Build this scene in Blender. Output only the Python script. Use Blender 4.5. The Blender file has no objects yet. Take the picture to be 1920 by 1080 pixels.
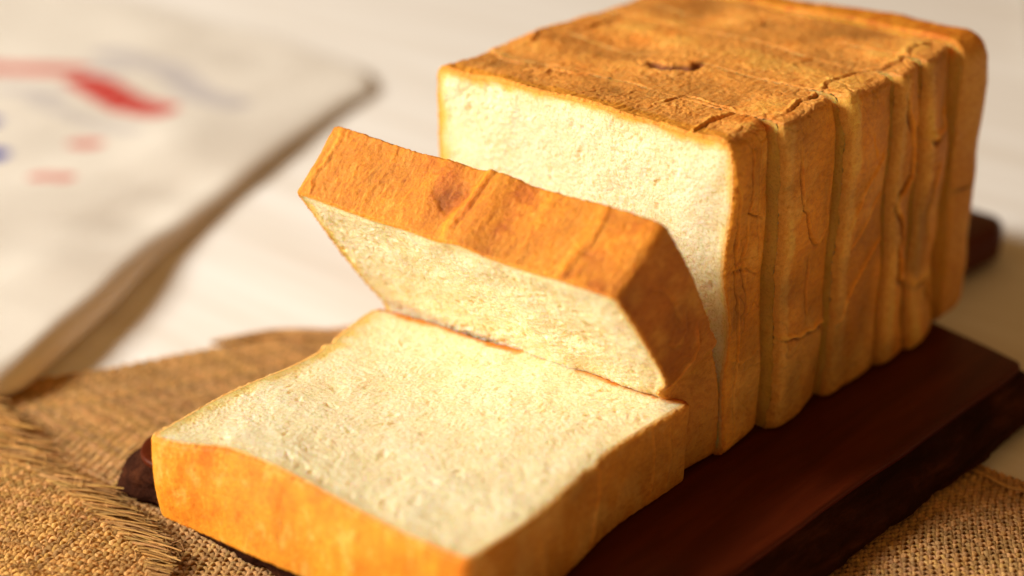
import bpy, math
import numpy as np
from mathutils import Matrix, Vector

SC = bpy.context.scene
CM = 0.01                      # everything below is laid out in centimetres

# ------------------------------------------------------------------ camera
YAW, PITCH, ROLL = math.radians(-43.4), math.radians(24.869), math.radians(-1.265)
CAM = np.array([31.0895, -35.8188, 25.9685])
fw = np.array([math.sin(YAW)*math.cos(PITCH), math.cos(YAW)*math.cos(PITCH), -math.sin(PITCH)])
rt = np.array([math.cos(YAW), -math.sin(YAW), 0.0]); up = np.cross(rt, fw)
r2 = rt*math.cos(ROLL)+up*math.sin(ROLL); u2 = -rt*math.sin(ROLL)+up*math.cos(ROLL)
cd = bpy.data.cameras.new('camera'); co = bpy.data.objects.new('camera', cd)
SC.collection.objects.link(co); SC.camera = co
M = Matrix.Identity(4)
for i in range(3):
    M[i][0], M[i][1], M[i][2], M[i][3] = r2[i], u2[i], -fw[i], CAM[i]*CM
co.matrix_world = M
cd.sensor_width = 36.0; cd.lens = 57.22; cd.clip_start = 0.02; cd.clip_end = 30.0
cd.dof.use_dof = True; cd.dof.focus_distance = 0.488; cd.dof.aperture_fstop = 3.7; cd.dof.aperture_blades = 0

# ------------------------------------------------------------------ light
w = bpy.data.worlds.new('World'); SC.world = w; w.use_nodes = True
bg = w.node_tree.nodes['Background']
bg.inputs[0].default_value = (1.0, 0.53, 0.18, 1); bg.inputs[1].default_value = 0.235

def area(name, direction, dist, size, energy, color, target=(0, 0, 4)):
    l = bpy.data.lights.new(name, 'AREA'); l.shape = 'RECTANGLE'; l.size, l.size_y = size
    l.energy = energy; l.color = color
    o = bpy.data.objects.new(name, l); SC.collection.objects.link(o)
    d = Vector(direction).normalized(); t = Vector(target)
    o.location = (t + d*dist)*CM
    o.rotation_euler = d.to_track_quat('Z', 'Y').to_euler()
    return o
area('window_light', (-0.56, -0.66, 0.50), 220, (0.66, 0.66), 80.0, (1.0, 0.97, 0.905), target=(-8, 4, 4))
area('added_fill_light', (-0.42, -0.90, 0.14), 110, (0.80, 0.60), 4.0, (1.0, 0.84, 0.56), target=(0, -2, 5))  # added fill lamp without a known source, lifts the bent slice's cut face

SC.view_settings.view_transform = 'Standard'; SC.view_settings.look = 'None'
SC.view_settings.exposure = 0.0; SC.view_settings.gamma = 1.0
SC.cycles.use_denoising = True
SC.cycles.max_bounces = 8; SC.cycles.diffuse_bounces = 5

# ------------------------------------------------------------------ noise (numpy)
def _h(ix, iy, iz, seed):
    n = (ix.astype(np.int64)*374761393 + iy.astype(np.int64)*668265263 + iz.astype(np.int64)*2147483647 + seed*1274126177) & 0xffffffff
    n = ((n ^ (n >> 13))*1274126177) & 0xffffffff
    n = ((n ^ (n >> 15))*2246822519) & 0xffffffff
    return ((n ^ (n >> 16)) & 0xffffff)/float(0xffffff)

def vn(P, seed=0):
    """smooth value noise, -1..1; P (n,3)"""
    f = np.floor(P); t = P-f; t = t*t*t*(t*(t*6-15)+10); f = f.astype(np.int64)
    x, y, z = f[:, 0], f[:, 1], f[:, 2]; r = 0
    for a in (0, 1):
        wa = t[:, 0] if a else 1-t[:, 0]
        for b in (0, 1):
            wb = t[:, 1] if b else 1-t[:, 1]
            for c in (0, 1):
                wc = t[:, 2] if c else 1-t[:, 2]
                r = r + wa*wb*wc*_h(x+a, y+b, z+c, seed)
    return r*2-1

def fbm(P, oct=4, seed=0, gain=.5):
    r = 0; a = 1; s = 0
    for i in range(oct):
        r = r + a*vn(P*(2.03**i)+i*17.3, seed+i); s += a; a *= gain
    return r/s*1.6

def vec(P, seed=0):
    return np.stack([vn(P+11.1, seed), vn(P+37.7, seed+5), vn(P+71.3, seed+9)], 1)

def worley(P, seed=0):
    f = np.floor(P).astype(np.int64); best = np.full(len(P), 9.); sec = np.full(len(P), 9.); idv = np.zeros(len(P))
    for a in (-1, 0, 1):
        for b in (-1, 0, 1):
            for c in (-1, 0, 1):
                x, y, z = f[:, 0]+a, f[:, 1]+b, f[:, 2]+c
                k = _h(x, y, z, seed+3)
                dx = x+_h(x, y, z, seed)-P[:, 0]; dy = y+_h(x, y, z, seed+1)-P[:, 1]; dz = z+_h(x, y, z, seed+2)-P[:, 2]
                d = np.sqrt(dx*dx+dy*dy+dz*dz)
                m = d < best
                sec = np.where(m, best, np.minimum(sec, d)); idv = np.where(m, k, idv); best = np.where(m, d, best)
    return best, sec, idv

def ss(a, b, x):
    t = np.clip((x-a)/(b-a), 0, 1); return t*t*(3-2*t)

def segdist(p, q, pts):
    """distance in the plane (p,q) to a polyline, with the position along it"""
    best = np.full(len(p), 99.); al = np.zeros(len(p)); side = np.zeros(len(p)); n = len(pts)-1
    for i in range(n):
        ax, ay = pts[i]; bx, by = pts[i+1]; dx, dy = bx-ax, by-ay; L = dx*dx+dy*dy+1e-9
        t = np.clip(((p-ax)*dx+(q-ay)*dy)/L, 0, 1)
        ex, ey = p-ax-t*dx, q-ay-t*dy; d = np.hypot(ex, ey); m = d < best
        side = np.where(m, np.sign(dx*ey-dy*ex), side)
        best = np.where(m, d, best); al = np.where(m, (i+t)/n, al)
    return best, al, side

# ------------------------------------------------------------------ materials
def nodes(m):
    m.use_nodes = True; nt = m.node_tree
    return nt, nt.nodes['Principled BSDF']

def nn(nt, t, **kw):
    n = nt.nodes.new(t)
    for k, v in kw.items():
        if k.startswith('_'): setattr(n, k[1:], v)
        else: n.inputs[k.replace('__', ' ')].default_value = v
    return n

def ramp(nt, src, stops):
    r = nt.nodes.new('ShaderNodeValToRGB'); e = r.color_ramp.elements
    while len(e) < len(stops): e.new(.5)
    for i, (p, c) in enumerate(stops):
        e[i].position = p; e[i].color = (*c, 1) if len(c) == 3 else c
    nt.links.new(src, r.inputs[0]); return r

def coords(nt, scale=(100, 100, 100)):
    tc = nt.nodes.new('ShaderNodeTexCoord'); mp = nt.nodes.new('ShaderNodeMapping')
    mp.inputs['Scale'].default_value = scale
    nt.links.new(tc.outputs['Object'], mp.inputs[0]); return mp.outputs[0]

def mixc(nt, mode, fac, a, b):
    n = nt.nodes.new('ShaderNodeMix'); n.data_type = 'RGBA'; n.blend_type = mode
    for i, v in ((0, fac), (6, a), (7, b)):
        if hasattr(v, 'is_linked') or hasattr(v, 'links'): nt.links.new(v, n.inputs[i])
        else: n.inputs[i].default_value = v
    return n.outputs[2]

def bump(nt, h, dist, strength=1.0, prev=None):
    b = nt.nodes.new('ShaderNodeBump'); b.inputs['Distance'].default_value = dist; b.inputs['Strength'].default_value = strength
    nt.links.new(h, b.inputs['Height'])
    if prev is not None: nt.links.new(prev, b.inputs['Normal'])
    return b.outputs[0]

def mat_crumb():
    m = bpy.data.materials.new('bread_crumb'); nt, b = nodes(m); L = nt.links
    c = coords(nt)
    at = nn(nt, 'ShaderNodeAttribute', _attribute_name='tint')
    n1 = nn(nt, 'ShaderNodeTexNoise', Scale=11.0, Detail=4.0, Roughness=.75); L.new(c, n1.inputs['Vector'])
    r1 = ramp(nt, n1.outputs[0], [(.34, (.88, .82, .66)), (.46, (.99, .98, .94)), (.60, (1.05, 1.05, 1.1))])
    col = mixc(nt, 'MULTIPLY', 1.0, at.outputs['Color'], r1.outputs[0])
    n5 = nn(nt, 'ShaderNodeTexNoise', Scale=4.2, Detail=5.0, Roughness=.62, Distortion=3.0); L.new(c, n5.inputs['Vector'])
    r5 = ramp(nt, n5.outputs[0], [(.38, (.84, .76, .56)), (.47, (1, 1, 1)), (.60, (1.03, 1.03, 1.08))])
    col = mixc(nt, 'MULTIPLY', 1.0, col, r5.outputs[0])
    L.new(col, b.inputs['Base Color'])
    b.inputs['Roughness'].default_value = .42
    b.inputs['Specular IOR Level'].default_value = .45
    b.inputs['Subsurface Weight'].default_value = .85
    b.inputs['Subsurface Radius'].default_value = (1.0, .55, .2); b.inputs['Subsurface Scale'].default_value = .0045
    v = nn(nt, 'ShaderNodeTexVoronoi', Scale=13.0, _feature='F1'); n2 = nn(nt, 'ShaderNodeTexNoise', Scale=6.0, Detail=3.0)
    L.new(c, n2.inputs['Vector'])
    dv = nt.nodes.new('ShaderNodeVectorMath'); dv.operation = 'MULTIPLY_ADD'; dv.inputs[1].default_value = (.22, .22, .22)
    L.new(n2.outputs['Color'], dv.inputs[0]); L.new(c, dv.inputs[2]); L.new(dv.outputs[0], v.inputs['Vector'])
    n3 = nn(nt, 'ShaderNodeTexNoise', Scale=22.0, Detail=5.0, Roughness=.7); L.new(c, n3.inputs['Vector'])
    p = bump(nt, v.outputs['Distance'], .00012, .6); p = bump(nt, n3.outputs[0], .00028, .8, p)
    L.new(p, b.inputs['Normal']); return m

def mat_crust():
    m = bpy.data.materials.new('bread_crust'); nt, b = nodes(m); L = nt.links
    c = coords(nt)
    at = nn(nt, 'ShaderNodeAttribute', _attribute_name='tint')
    n1 = nn(nt, 'ShaderNodeTexNoise', Scale=7.0, Detail=6.0, Roughness=.7); L.new(c, n1.inputs['Vector'])
    r1 = ramp(nt, n1.outputs[0], [(.3, (.92, .80, .65)), (.5, (1, 1, 1)), (.75, (1.08, 1.12, 1.2))])
    col = mixc(nt, 'MULTIPLY', 1.0, at.outputs['Color'], r1.outputs[0])
    mp2 = nt.nodes.new('ShaderNodeMapping'); mp2.inputs['Scale'].default_value = (1, .28, .6); L.new(c, mp2.inputs[0])
    n6 = nn(nt, 'ShaderNodeTexNoise', Scale=12.0, Detail=5.0, Roughness=.7, Distortion=.6); L.new(mp2.outputs[0], n6.inputs['Vector'])
    r6 = ramp(nt, n6.outputs[0], [(.36, (.84, .70, .50)), (.5, (1, 1, 1)), (.64, (1.08, 1.16, 1.35))])
    col = mixc(nt, 'MULTIPLY', .9, col, r6.outputs[0])
    n0 = nn(nt, 'ShaderNodeTexNoise', Scale=45.0, Detail=2.0); L.new(c, n0.inputs['Vector'])
    r0 = ramp(nt, n0.outputs[0], [(.35, (.82, .76, .7)), (.65, (1.1, 1.1, 1.1))])
    col = mixc(nt, 'MULTIPLY', .8, col, r0.outputs[0])
    col = mixc(nt, 'MULTIPLY', 1.0, col, (1.0, .84, .74, 1))
    L.new(col, b.inputs['Base Color'])
    b.inputs['Roughness'].default_value = .5; b.inputs['Specular IOR Level'].default_value = .3
    b.inputs['Subsurface Weight'].default_value = .25
    b.inputs['Subsurface Radius'].default_value = (1.0, .4, .1); b.inputs['Subsurface Scale'].default_value = .001
    n3 = nn(nt, 'ShaderNodeTexNoise', Scale=16.0, Detail=6.0, Roughness=.65); L.new(c, n3.inputs['Vector'])
    n4 = nn(nt, 'ShaderNodeTexNoise', Scale=50.0, Detail=3.0, Roughness=.6); L.new(c, n4.inputs['Vector'])
    p = bump(nt, n3.outputs[0], .0004, .8); p = bump(nt, n4.outputs[0], .0002, .8, p)
    L.new(p, b.inputs['Normal']); return m

def mat_wood(name, cols, scale, rough, bumpd, stretch=(8, 1.0, 8)):
    m = bpy.data.materials.new(name); nt, b = nodes(m); L = nt.links
    c = coords(nt, tuple(100*s/8 for s in stretch))
    n1 = nn(nt, 'ShaderNodeTexNoise', Scale=scale, Detail=7.0, Roughness=.65, Distortion=.4); L.new(c, n1.inputs['Vector'])
    r = ramp(nt, n1.outputs[0], [(.25, cols[0]), (.5, cols[1]), (.75, cols[2])]); L.new(r.outputs[0], b.inputs['Base Color'])
    b.inputs['Roughness'].default_value = rough; b.inputs['Specular IOR Level'].default_value = .16 if rough < .5 else .08; b.inputs['Specular Tint'].default_value = (1, .6, .4, 1)
    n2 = nn(nt, 'ShaderNodeTexNoise', Scale=scale*4, Detail=6.0, Roughness=.7); L.new(c, n2.inputs['Vector'])
    L.new(bump(nt, n2.outputs[0], bumpd, .9), b.inputs['Normal']); return m

def mat_thread(name, c0, c1):
    m = bpy.data.materials.new(name); nt, b = nodes(m); L = nt.links
    c = coords(nt)
    n1 = nn(nt, 'ShaderNodeTexNoise', Scale=2.2, Detail=6.0, Roughness=.75); L.new(c, n1.inputs['Vector'])
    r = ramp(nt, n1.outputs[0], [(.3, c0), (.7, c1)])
    at = nn(nt, 'ShaderNodeAttribute', _attribute_name='tint')
    L.new(mixc(nt, 'MULTIPLY', 1.0, r.outputs[0], at.outputs['Color']), b.inputs['Base Color'])
    b.inputs['Roughness'].default_value = .75; b.inputs['Specular IOR Level'].default_value = .25
    n2 = nn(nt, 'ShaderNodeTexNoise', Scale=25.0, Detail=4.0, Roughness=.7); L.new(c, n2.inputs['Vector'])
    L.new(bump(nt, n2.outputs[0], .0008, .9), b.inputs['Normal']); return m

def mat_cloth():
    m = bpy.data.materials.new('canvas_cloth'); nt, b = nodes(m); L = nt.links
    c = coords(nt); at = nn(nt, 'ShaderNodeAttribute', _attribute_name='tint')
    L.new(at.outputs['Color'], b.inputs['Base Color'])
    b.inputs['Roughness'].default_value = .8; b.inputs['Specular IOR Level'].default_value = .15
    wv = nn(nt, 'ShaderNodeTexWave', Scale=12.0, Distortion=1.0); L.new(c, wv.inputs['Vector'])
    L.new(bump(nt, wv.outputs['Fac'], .0003, .5), b.inputs['Normal']); return m

def mat_table():
    m = bpy.data.materials.new('pale_table'); nt, b = nodes(m); L = nt.links
    c = coords(nt, (100*.035, 100*.5, 100))
    n1 = nn(nt, 'ShaderNodeTexNoise', Scale=1.0, Detail=5.0, Roughness=.6); L.new(c, n1.inputs['Vector'])
    r = ramp(nt, n1.outputs[0], [(.32, (.80, .75, .67)), (.66, (.92, .90, .85))]); L.new(r.outputs[0], b.inputs['Base Color'])
    b.inputs['Roughness'].default_value = .6; b.inputs['Specular IOR Level'].default_value = .25
    L.new(bump(nt, n1.outputs[0], .0004, .5), b.inputs['Normal']); return m

CRUMB, CRUST = mat_crumb(), mat_crust()
WOOD = mat_wood('reddish_wood', [(.045, .0055, .0016), (.075, .0105, .0026), (.12, .020, .005)], 1.6, .42, .0001, (7, .8, 7))
BARK = mat_wood('bark', [(.008, .002, .001), (.035, .009, .004), (.11, .032, .012)], 1.4, .75, .0016, (6, 1.3, 9))
JUTE = mat_thread('jute_thread', (.62, .30, .075), (.98, .58, .20))
JUTE2 = mat_thread('jute_thread_brown', (.60, .31, .095), (.94, .55, .22))
CANVAS, TABLE = mat_cloth(), mat_table()

# ------------------------------------------------------------------ object helpers
def root(name, label, cat, loc, group=None):
    o = bpy.data.objects.new(name, None); SC.collection.objects.link(o); o.empty_display_size = .02
    o.location = Vector(loc)*CM; o['label'] = label; o['category'] = cat
    if group: o['group'] = group
    return o

def mesh(name, V, F, mat, parent=None, tint=None, smooth=True, quads=True):
    """V in cm, world; F array (n,4) or list of lists"""
    V = np.asarray(V, float)
    off = np.array([0., 0, 0]) if parent is None else np.array(parent.location)/CM
    if parent is not None and parent.parent is not None: off = off+np.array(parent.parent.location)/CM
    me = bpy.data.meshes.new(name); me.vertices.add(len(V))
    me.vertices.foreach_set('co', ((V-off)*CM).astype(np.float32).ravel())
    if isinstance(F, np.ndarray):
        k = F.shape[1]; tot = np.full(len(F), k); flat = F.ravel()
    else:
        tot = np.array([len(f) for f in F]); flat = np.array([i for f in F for i in f])
    st = np.concatenate([[0], np.cumsum(tot)[:-1]])
    me.loops.add(len(flat)); me.polygons.add(len(tot))
    me.loops.foreach_set('vertex_index', flat.astype(np.int32))
    me.polygons.foreach_set('loop_start', st.astype(np.int32)); me.polygons.foreach_set('loop_total', tot.astype(np.int32))
    me.polygons.foreach_set('use_smooth', np.full(len(tot), smooth))
    me.update(calc_edges=True); me.validate()
    if tint is not None:
        a = me.attributes.new('tint', 'FLOAT_COLOR', 'POINT')
        a.data.foreach_set('color', np.concatenate([tint, np.ones((len(tint), 1))], 1).astype(np.float32).ravel())
    me.materials.append(mat)
    o = bpy.data.objects.new(name, me); SC.collection.objects.link(o)
    if parent is not None: o.parent = parent
    return o

def grid_faces(nu, nv, wrap_u=False):
    i = np.arange(nu if wrap_u else nu-1); j = np.arange(nv-1)
    I, J = np.meshgrid(i, j, indexing='ij'); I2 = (I+1) % nu
    return np.stack([I*nv+J, I2*nv+J, I2*nv+J+1, I*nv+J+1], -1).reshape(-1, 4)

# ------------------------------------------------------------------ bread slice
def mixcol(c0, c1, k):
    k = np.clip(k, 0, 1)[:, None]; return c0*(1-k)+c1*k
SIDES = {'l': (.36, (.88, .52, .07)), 'r': (.22, (.88, .60, .18)), 'b': (.12, (.80, .45, .08)), 't': (.25, (.84, .46, .05))}
C_CRUMB = np.array([.90, .81, .55]); C_YEL = np.array([.84, .58, .20]); C_RIM = np.array([.74, .36, .05])

def crumb_height(P, seed, amp=1.0):
    """open sponge of baked dough: small cells with thin torn walls, swirled"""
    W = P + .35*vec(P*.9, seed) + .10*vec(P*3.1, seed+2)
    f1, f2, k = worley(W*2.8, seed+20)
    g1, g2, kk = worley((W+.06*vec(P*9, seed+3))*8.5, seed+30)
    big = ss(.80, .96, k)*ss(.55, .10, f1)
    dens = .25+.75*ss(-.5, .6, vn(P*.7, seed+7))
    h = -.045*big - .028*dens*ss(.55, .05, g1)*ss(.2, .7, kk)
    S = W + .60*vec(P*.6, seed+12)
    fi = 1-2*np.abs(fbm(S*np.array([2.2, 11., 6.0]), 2, seed+40))
    h += .009*dens*fi*ss(-.3, .5, vn(P*1.3, seed+8))
    h += .010*fbm(W*11, 2, seed+45, .6)
    torn = ss(.0, .7, vn(P*.55, seed+58))
    h += torn*(.020*fbm(W*5.0, 3, seed+57, .65) - .014*ss(.6, .1, f1))
    h += .035*fbm(P*.8, 2, seed+50) + .008*fbm(P*3.2, 2, seed+55)
    return h*amp

def crust_height(P, t_axis, seed, streak=1.0, wrinkle=1.0, low=1.0):
    s = np.array([9.5, 9.5, 9.5]); s[t_axis] = 3.0
    W = P + .12*vec(P*2.2, seed)
    h = .030*streak*fbm(W*s, 3, seed+1, .65) + .012*streak*fbm(W*9., 2, seed+2)
    h += .008*streak*(ss(0, .35, np.abs(vn(W*s*.9, seed+4)))-.6)
    q1, q2, qk = worley(W*8.5, seed+70)
    h -= .016*ss(.45, .05, q1)*ss(.2, .8, qk)*(.3+streak)
    r = np.abs(fbm(P*.55+.3*vec(P*.8, seed+3), 3, seed+6))
    h -= .07*wrinkle*np.exp(-(r/.035)**2)*ss(-.2, .3, vn(P*.35, seed+8))
    r = np.abs(fbm(P*1.3+.3*vec(P*1.2, seed+13), 2, seed+16))
    h -= .035*wrinkle*np.exp(-(r/.04)**2)*ss(-.1, .4, vn(P*.5, seed+18))
    h += .06*low*fbm(P*.6, 2, seed+9)
    return h

def make_slice(name, label, N, T, half, rc, th, place, warp, seed, tint_crust, creases=None, front_cap=True,
               cat='bread slice', streak=1.0, wrinkle=1.0, bevel=.16, group=None, crumb_amp=1.15, base=(0, 0, 0),
               streak_ax=2, edge_lift=0.0, sides=None, tint_crumb=None, low=1.0, y_off=None):
    """half=(ha,hb) half sizes of the slice square; th thickness; local point (a,b,t): t=0 shown cut, t=th other cut.
    place(L)->world. Crust = band round the edge, crumb = the two cut faces."""
    rt_ = root(name, label, cat, base, group)
    ha, hb = half
    n = N//4
    g = np.linspace(-1, 1, n+1)
    # ordered perimeter on the unit square
    per = np.concatenate([np.stack([g[:-1], -np.ones(n)], 1), np.stack([np.ones(n), g[:-1]], 1),
                          np.stack([g[::-1][:-1], np.ones(n)], 1), np.stack([-np.ones(n), g[::-1][:-1]], 1)])
    def rounded(q):
        q = q*np.array([ha, hb]); ci = np.array([ha-rc, hb-rc])
        over = np.maximum(np.abs(q)-ci, 0); L = np.linalg.norm(over, axis=1)
        both = (over[:, 0] > 0) & (over[:, 1] > 0)
        out = q.copy()
        c = np.sign(q)*np.minimum(np.abs(q), ci)
        out[both] = (c+np.sign(q)*over/np.maximum(L, 1e-9)[:, None]*rc)[both]
        nrm = np.where(over > 0, np.sign(q)*over, 0); nl = np.linalg.norm(nrm, axis=1)
        mx = np.abs(q/np.array([ha, hb])); e = np.where((mx[:, 0] >= mx[:, 1])[:, None], np.stack([np.sign(q[:, 0]), 0*q[:, 0]], 1), np.stack([0*q[:, 0], np.sign(q[:, 1])], 1))
        nrm = np.where(both[:, None], nrm/np.maximum(nl, 1e-9)[:, None], e)
        return out, nrm
    R, NR = rounded(per)
    NR = (NR + np.roll(NR, 1, 0) + np.roll(NR, -1, 0)); NR /= np.linalg.norm(NR, axis=1)[:, None]
    nP = len(per)
    # ---- band
    tt = np.linspace(0, 1, T)*th
    dist = np.minimum(tt, th-tt)
    ins = np.where(dist < bevel, bevel*(1-np.sqrt(np.maximum(0, 1-(1-dist/bevel)**2))), 0)
    a = R[:, None, 0]-NR[:, None, 0]*ins[None]; b = R[:, None, 1]-NR[:, None, 1]*ins[None]; t = np.broadcast_to(tt, a.shape)
    Lc = np.stack([a, b, t], -1).reshape(-1, 3)
    Nn = np.repeat(NR, T, 0)
    Wp = warp(Lc)
    Pn = Wp.copy()
    if y_off is None: Pn[:, 0] += seed*3.7; cs = seed
    else: Pn[:, 2] += y_off; cs = 11
    h = crust_height(Pn, streak_ax, cs, streak*(.45+.55*ss(.3, .8, Nn[:, 1])), wrinkle, low)
    h = h-np.median(h)
    ex = np.zeros(len(h))
    if creases is not None: ex = creases(Wp, Nn)
    h = h+ex
    fade = np.clip(np.repeat(dist[None], nP, 0).ravel()/.10, 0, 1)
    h *= .25+.75*fade
    D = Wp.copy(); D[:, 0] += Nn[:, 0]*h; D[:, 1] += Nn[:, 1]*h
    rg = np.repeat(np.clip(1-dist/.12, 0, 1)[None], nP, 0).ravel()
    rn1, rn2 = fbm(Pn*9., 3, 201, .7), fbm(Pn*9., 3, 211, .7)
    D[:, 2] += .035*rg*rn1; D[:, 0] += Nn[:, 0]*.03*rg*rn2; D[:, 1] += Nn[:, 1]*.03*rg*rn2
    Vb = place(D)
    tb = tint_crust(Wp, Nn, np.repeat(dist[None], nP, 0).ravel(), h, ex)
    Fb = grid_faces(nP, T, True)
    # ---- front cap as a square grid (crumb inner, crust rim outer)
    rings = []
    if front_cap:
        G, H = np.meshgrid(g, g, indexing='ij'); uv = np.stack([G.ravel(), H.ravel()], 1)
        m = np.max(np.abs(uv), 1); q = np.where(m[:, None] > 1e-9, uv/np.maximum(m, 1e-9)[:, None], np.array([[1., 0]]))
        o, nr = rounded(q); 
        # same smoothed normals as the band on the outermost ring
        key = {}
        A = (o-nr*bevel)*m[:, None]
        idx = np.round((uv+1)/2*n).astype(int); lin = idx[:, 0]*(n+1)+idx[:, 1]
        pid = np.round((per+1)/2*n).astype(int); plin = pid[:, 0]*(n+1)+pid[:, 1]
        A[plin] = np.stack([a[:, 0], b[:, 0]], 1)
        ed = (1-m)*min(ha, hb)
        Lf = np.stack([A[:, 0], A[:, 1], np.zeros(len(A))], 1); Wf = warp(Lf)
        hf = crumb_height(Wf+np.array([seed*2.3, 0, 0]), seed, crumb_amp)
        hf = hf*ss(0, .35, ed)+edge_lift*np.exp(-(ed/.25)**2)*ss(0, .08, ed)
        Df = Wf.copy(); Df[:, 2] -= hf
        # rim vertices must meet the displaced band
        Df[plin] = D[np.arange(nP)*T]
        Vf = place(Df)
        nz = fbm(Wf*1.7, 3, seed+61)*.5+.5
        e2 = ed+.12*fbm(Wf*2.5, 3, seed+62)
        base_c = C_CRUMB if tint_crumb is None else tint_crumb
        k2 = ss(.0, .9, e2+.25*nz)[:, None]
        col = (C_YEL*.4+base_c*.6)*(1-k2)+base_c*k2
        wob = fbm(Wf*2.2, 3, seed+64)
        for sd, (wd_, cc_) in (sides or SIDES).items():
            ds = {'l': (uv[:, 0]+1)*ha, 'r': (1-uv[:, 0])*ha, 'b': (uv[:, 1]+1)*hb, 't': (1-uv[:, 1])*hb}[sd]
            kk_ = ss(wd_*1.5, wd_*.25, ds-wd_*.5*wob)
            col = mixcol(col, np.array(cc_), kk_)
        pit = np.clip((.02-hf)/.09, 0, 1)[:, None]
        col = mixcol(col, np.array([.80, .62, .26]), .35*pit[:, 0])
        col[plin] = .5*col[plin]+.5*tb[np.arange(nP)*T]
        Fg = grid_faces(n+1, n+1)
        cen = np.max(np.abs(uv)[Fg].max(1), 1); crm = cen > 1-2.5*2/n*1.0
        def sub(Fs):
            u, inv = np.unique(Fs.ravel(), return_inverse=True); return u, inv.reshape(-1, 4)
        u1, F1 = sub(Fg[~crm][:, ::1]); mesh('crumb', Vf[u1], F1, CRUMB, rt_, col[u1])
        u2_, F2 = sub(Fg[crm])
        Vall = np.concatenate([Vb, Vf[u2_]]); Fall = np.concatenate([Fb, F2+len(Vb)]); tall = np.concatenate([tb, col[u2_]])
    else:
        Vall, Fall, tall = Vb, Fb, tb
    mesh('crust', Vall, Fall, CRUST, rt_, tall)
    # ---- hidden cut faces: a few rings and a fan
    def simple_cap(side):
        j = 0 if side == 0 else T-1
        st = 6; Rg = D[np.arange(nP)*T+j][::st]; c = np.array([0, 0, Rg[:, 2].mean()]); vs = []; K = 8
        cc = np.array([Rg[:, 0].mean(), Rg[:, 1].mean(), Rg[:, 2].mean()])
        for i in range(K): vs.append(cc+(Rg-cc)*(1-(0, .03, .08, .2, .4, .6, .8, .985)[i]))
        Vv = np.concatenate(vs); nR = len(Rg)
        W2 = Vv.copy(); hh = crumb_height(W2, seed+77, .8); hh[:nR] = 0; W2[:, 2] += hh*(-1 if side == 0 else 1)
        Fv = []
        i = np.arange(nR); 
        Fq = np.concatenate([np.stack([k*nR+i, k*nR+(i+1) % nR, (k+1)*nR+(i+1) % nR, (k+1)*nR+i], 1) for k in range(K-1)])
        Fv = Fq.tolist(); Fv.append(list(range((K-1)*nR, K*nR)))
        ed = np.repeat(np.array((0, .03, .08, .2, .4, .6, .8, .985))*6, nR)[:, None]
        kk = ss(.3, 2., ed)
        cl = C_YEL*(1-kk)+C_CRUMB*kk; cl[:nR] = tb[np.arange(nP)*T+j][::st]
        for q_ in (1, 2): cl[q_*nR:(q_+1)*nR] = cl[:nR]
        mesh('crumb', place(W2), Fv, CRUMB, rt_, cl)
    if not front_cap: simple_cap(0)
    simple_cap(1)
    return rt_


def crease_field(lines, p, q, mask, gain=.62):
    h = np.zeros(len(p))
    Q = np.stack([p, q, 0*p], 1); p = p+.14*fbm(Q*1.3, 3, 91); q = q+.14*fbm(Q*1.3, 3, 92)
    var = .55+.45*vn(Q*.9, 93)
    for pts, dep, wd, lip in lines:
        dep = dep*gain*var; lip = lip*.8; wd = wd*.7
        d, al, side = segdist(p, q, pts)
        fadee = np.clip(np.minimum(al, 1-al)/.12, 0, 1)*.85+.15
        h += mask*fadee*(-dep*np.exp(-(d/wd)**2) + lip*np.exp(-((d-2.3*wd)/(1.7*wd))**2)*(side > 0))
    return h

# ---- the block of standing slices: world x across, z up, y along the loaf
TOP_LINES = [
    ([(-.35, 4.35), (.1, 4.05), (.5, 4.1), (.9, 4.5), (1.0, 5.2)], .75, .22, .03),
    ([(-.2, 4.2), (.35, 3.95), (.95, 4.5)], .5, .3, .0),
    ([(5.80, 2.4), (5.45, 4.62), (5.2, 6.47), (5.13, 8.2)], .15, .07, .09),
    ([(2.37, 2.47), (3.53, 2.43), (4.38, 2.27), (5.3, 2.15)], .13, .05, .05),
    ([(4.81, -.3), (4.52, .41), (4.36, 1.31), (4.38, 2.27)], .16, .06, .12),
    ([(2.2, .6), (2.35, 1.5), (2.37, 2.47)], .08, .05, .05),
    ([(-5.31, -.21), (-5.6, .6), (-6.1, 1.36)], .18, .07, -.0),
    ([(-6.2, 2.21), (-4.97, 1.85), (-3.54, 1.79)], .12, .05, .05),
    ([(-4.94, 5.17), (-4.62, 6.06), (-4.79, 8.24)], .16, .09, .08),
    ([(-5.03, 3.53), (-5.47, 4.73), (-5.48, 5.37)], .15, .08, .05),
    ([(-3.3, 1.1), (-2.6, 1.6), (-1.6, 1.9), (-.8, 2.4)], .06, .05, .04),
    ([(-2.2, .9), (-2.4, 1.7), (-3.1, 2.2)], .07, .05, .03),
    ([(.8, .5), (1.1, 1.2), (1.0, 1.9)], .08, .05, .03),
    ([(-.11, 9.13), (-.29, 10.56), (.34, 11.56)], .13, .10, .05),
    ([(5.0, 7.9), (5.5, 8.63), (5.6, 10.3)], .14, .10, .05),
    ([(.22, 12.4), (-.1, 13.2), (-.24, 14.2)], .22, .22, .0),
    ([(5.5, 10.1), (5.3, 11.2), (5.4, 12.1)], .2, .12, .08),
    ([(2.6, 5.4), (3.3, 6.6), (3.2, 8.0)], .05, .07, .03),
    ([(-2.5, 3.4), (-1.8, 4.6), (-1.9, 6.4)], .05, .08, .03),
]
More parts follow.
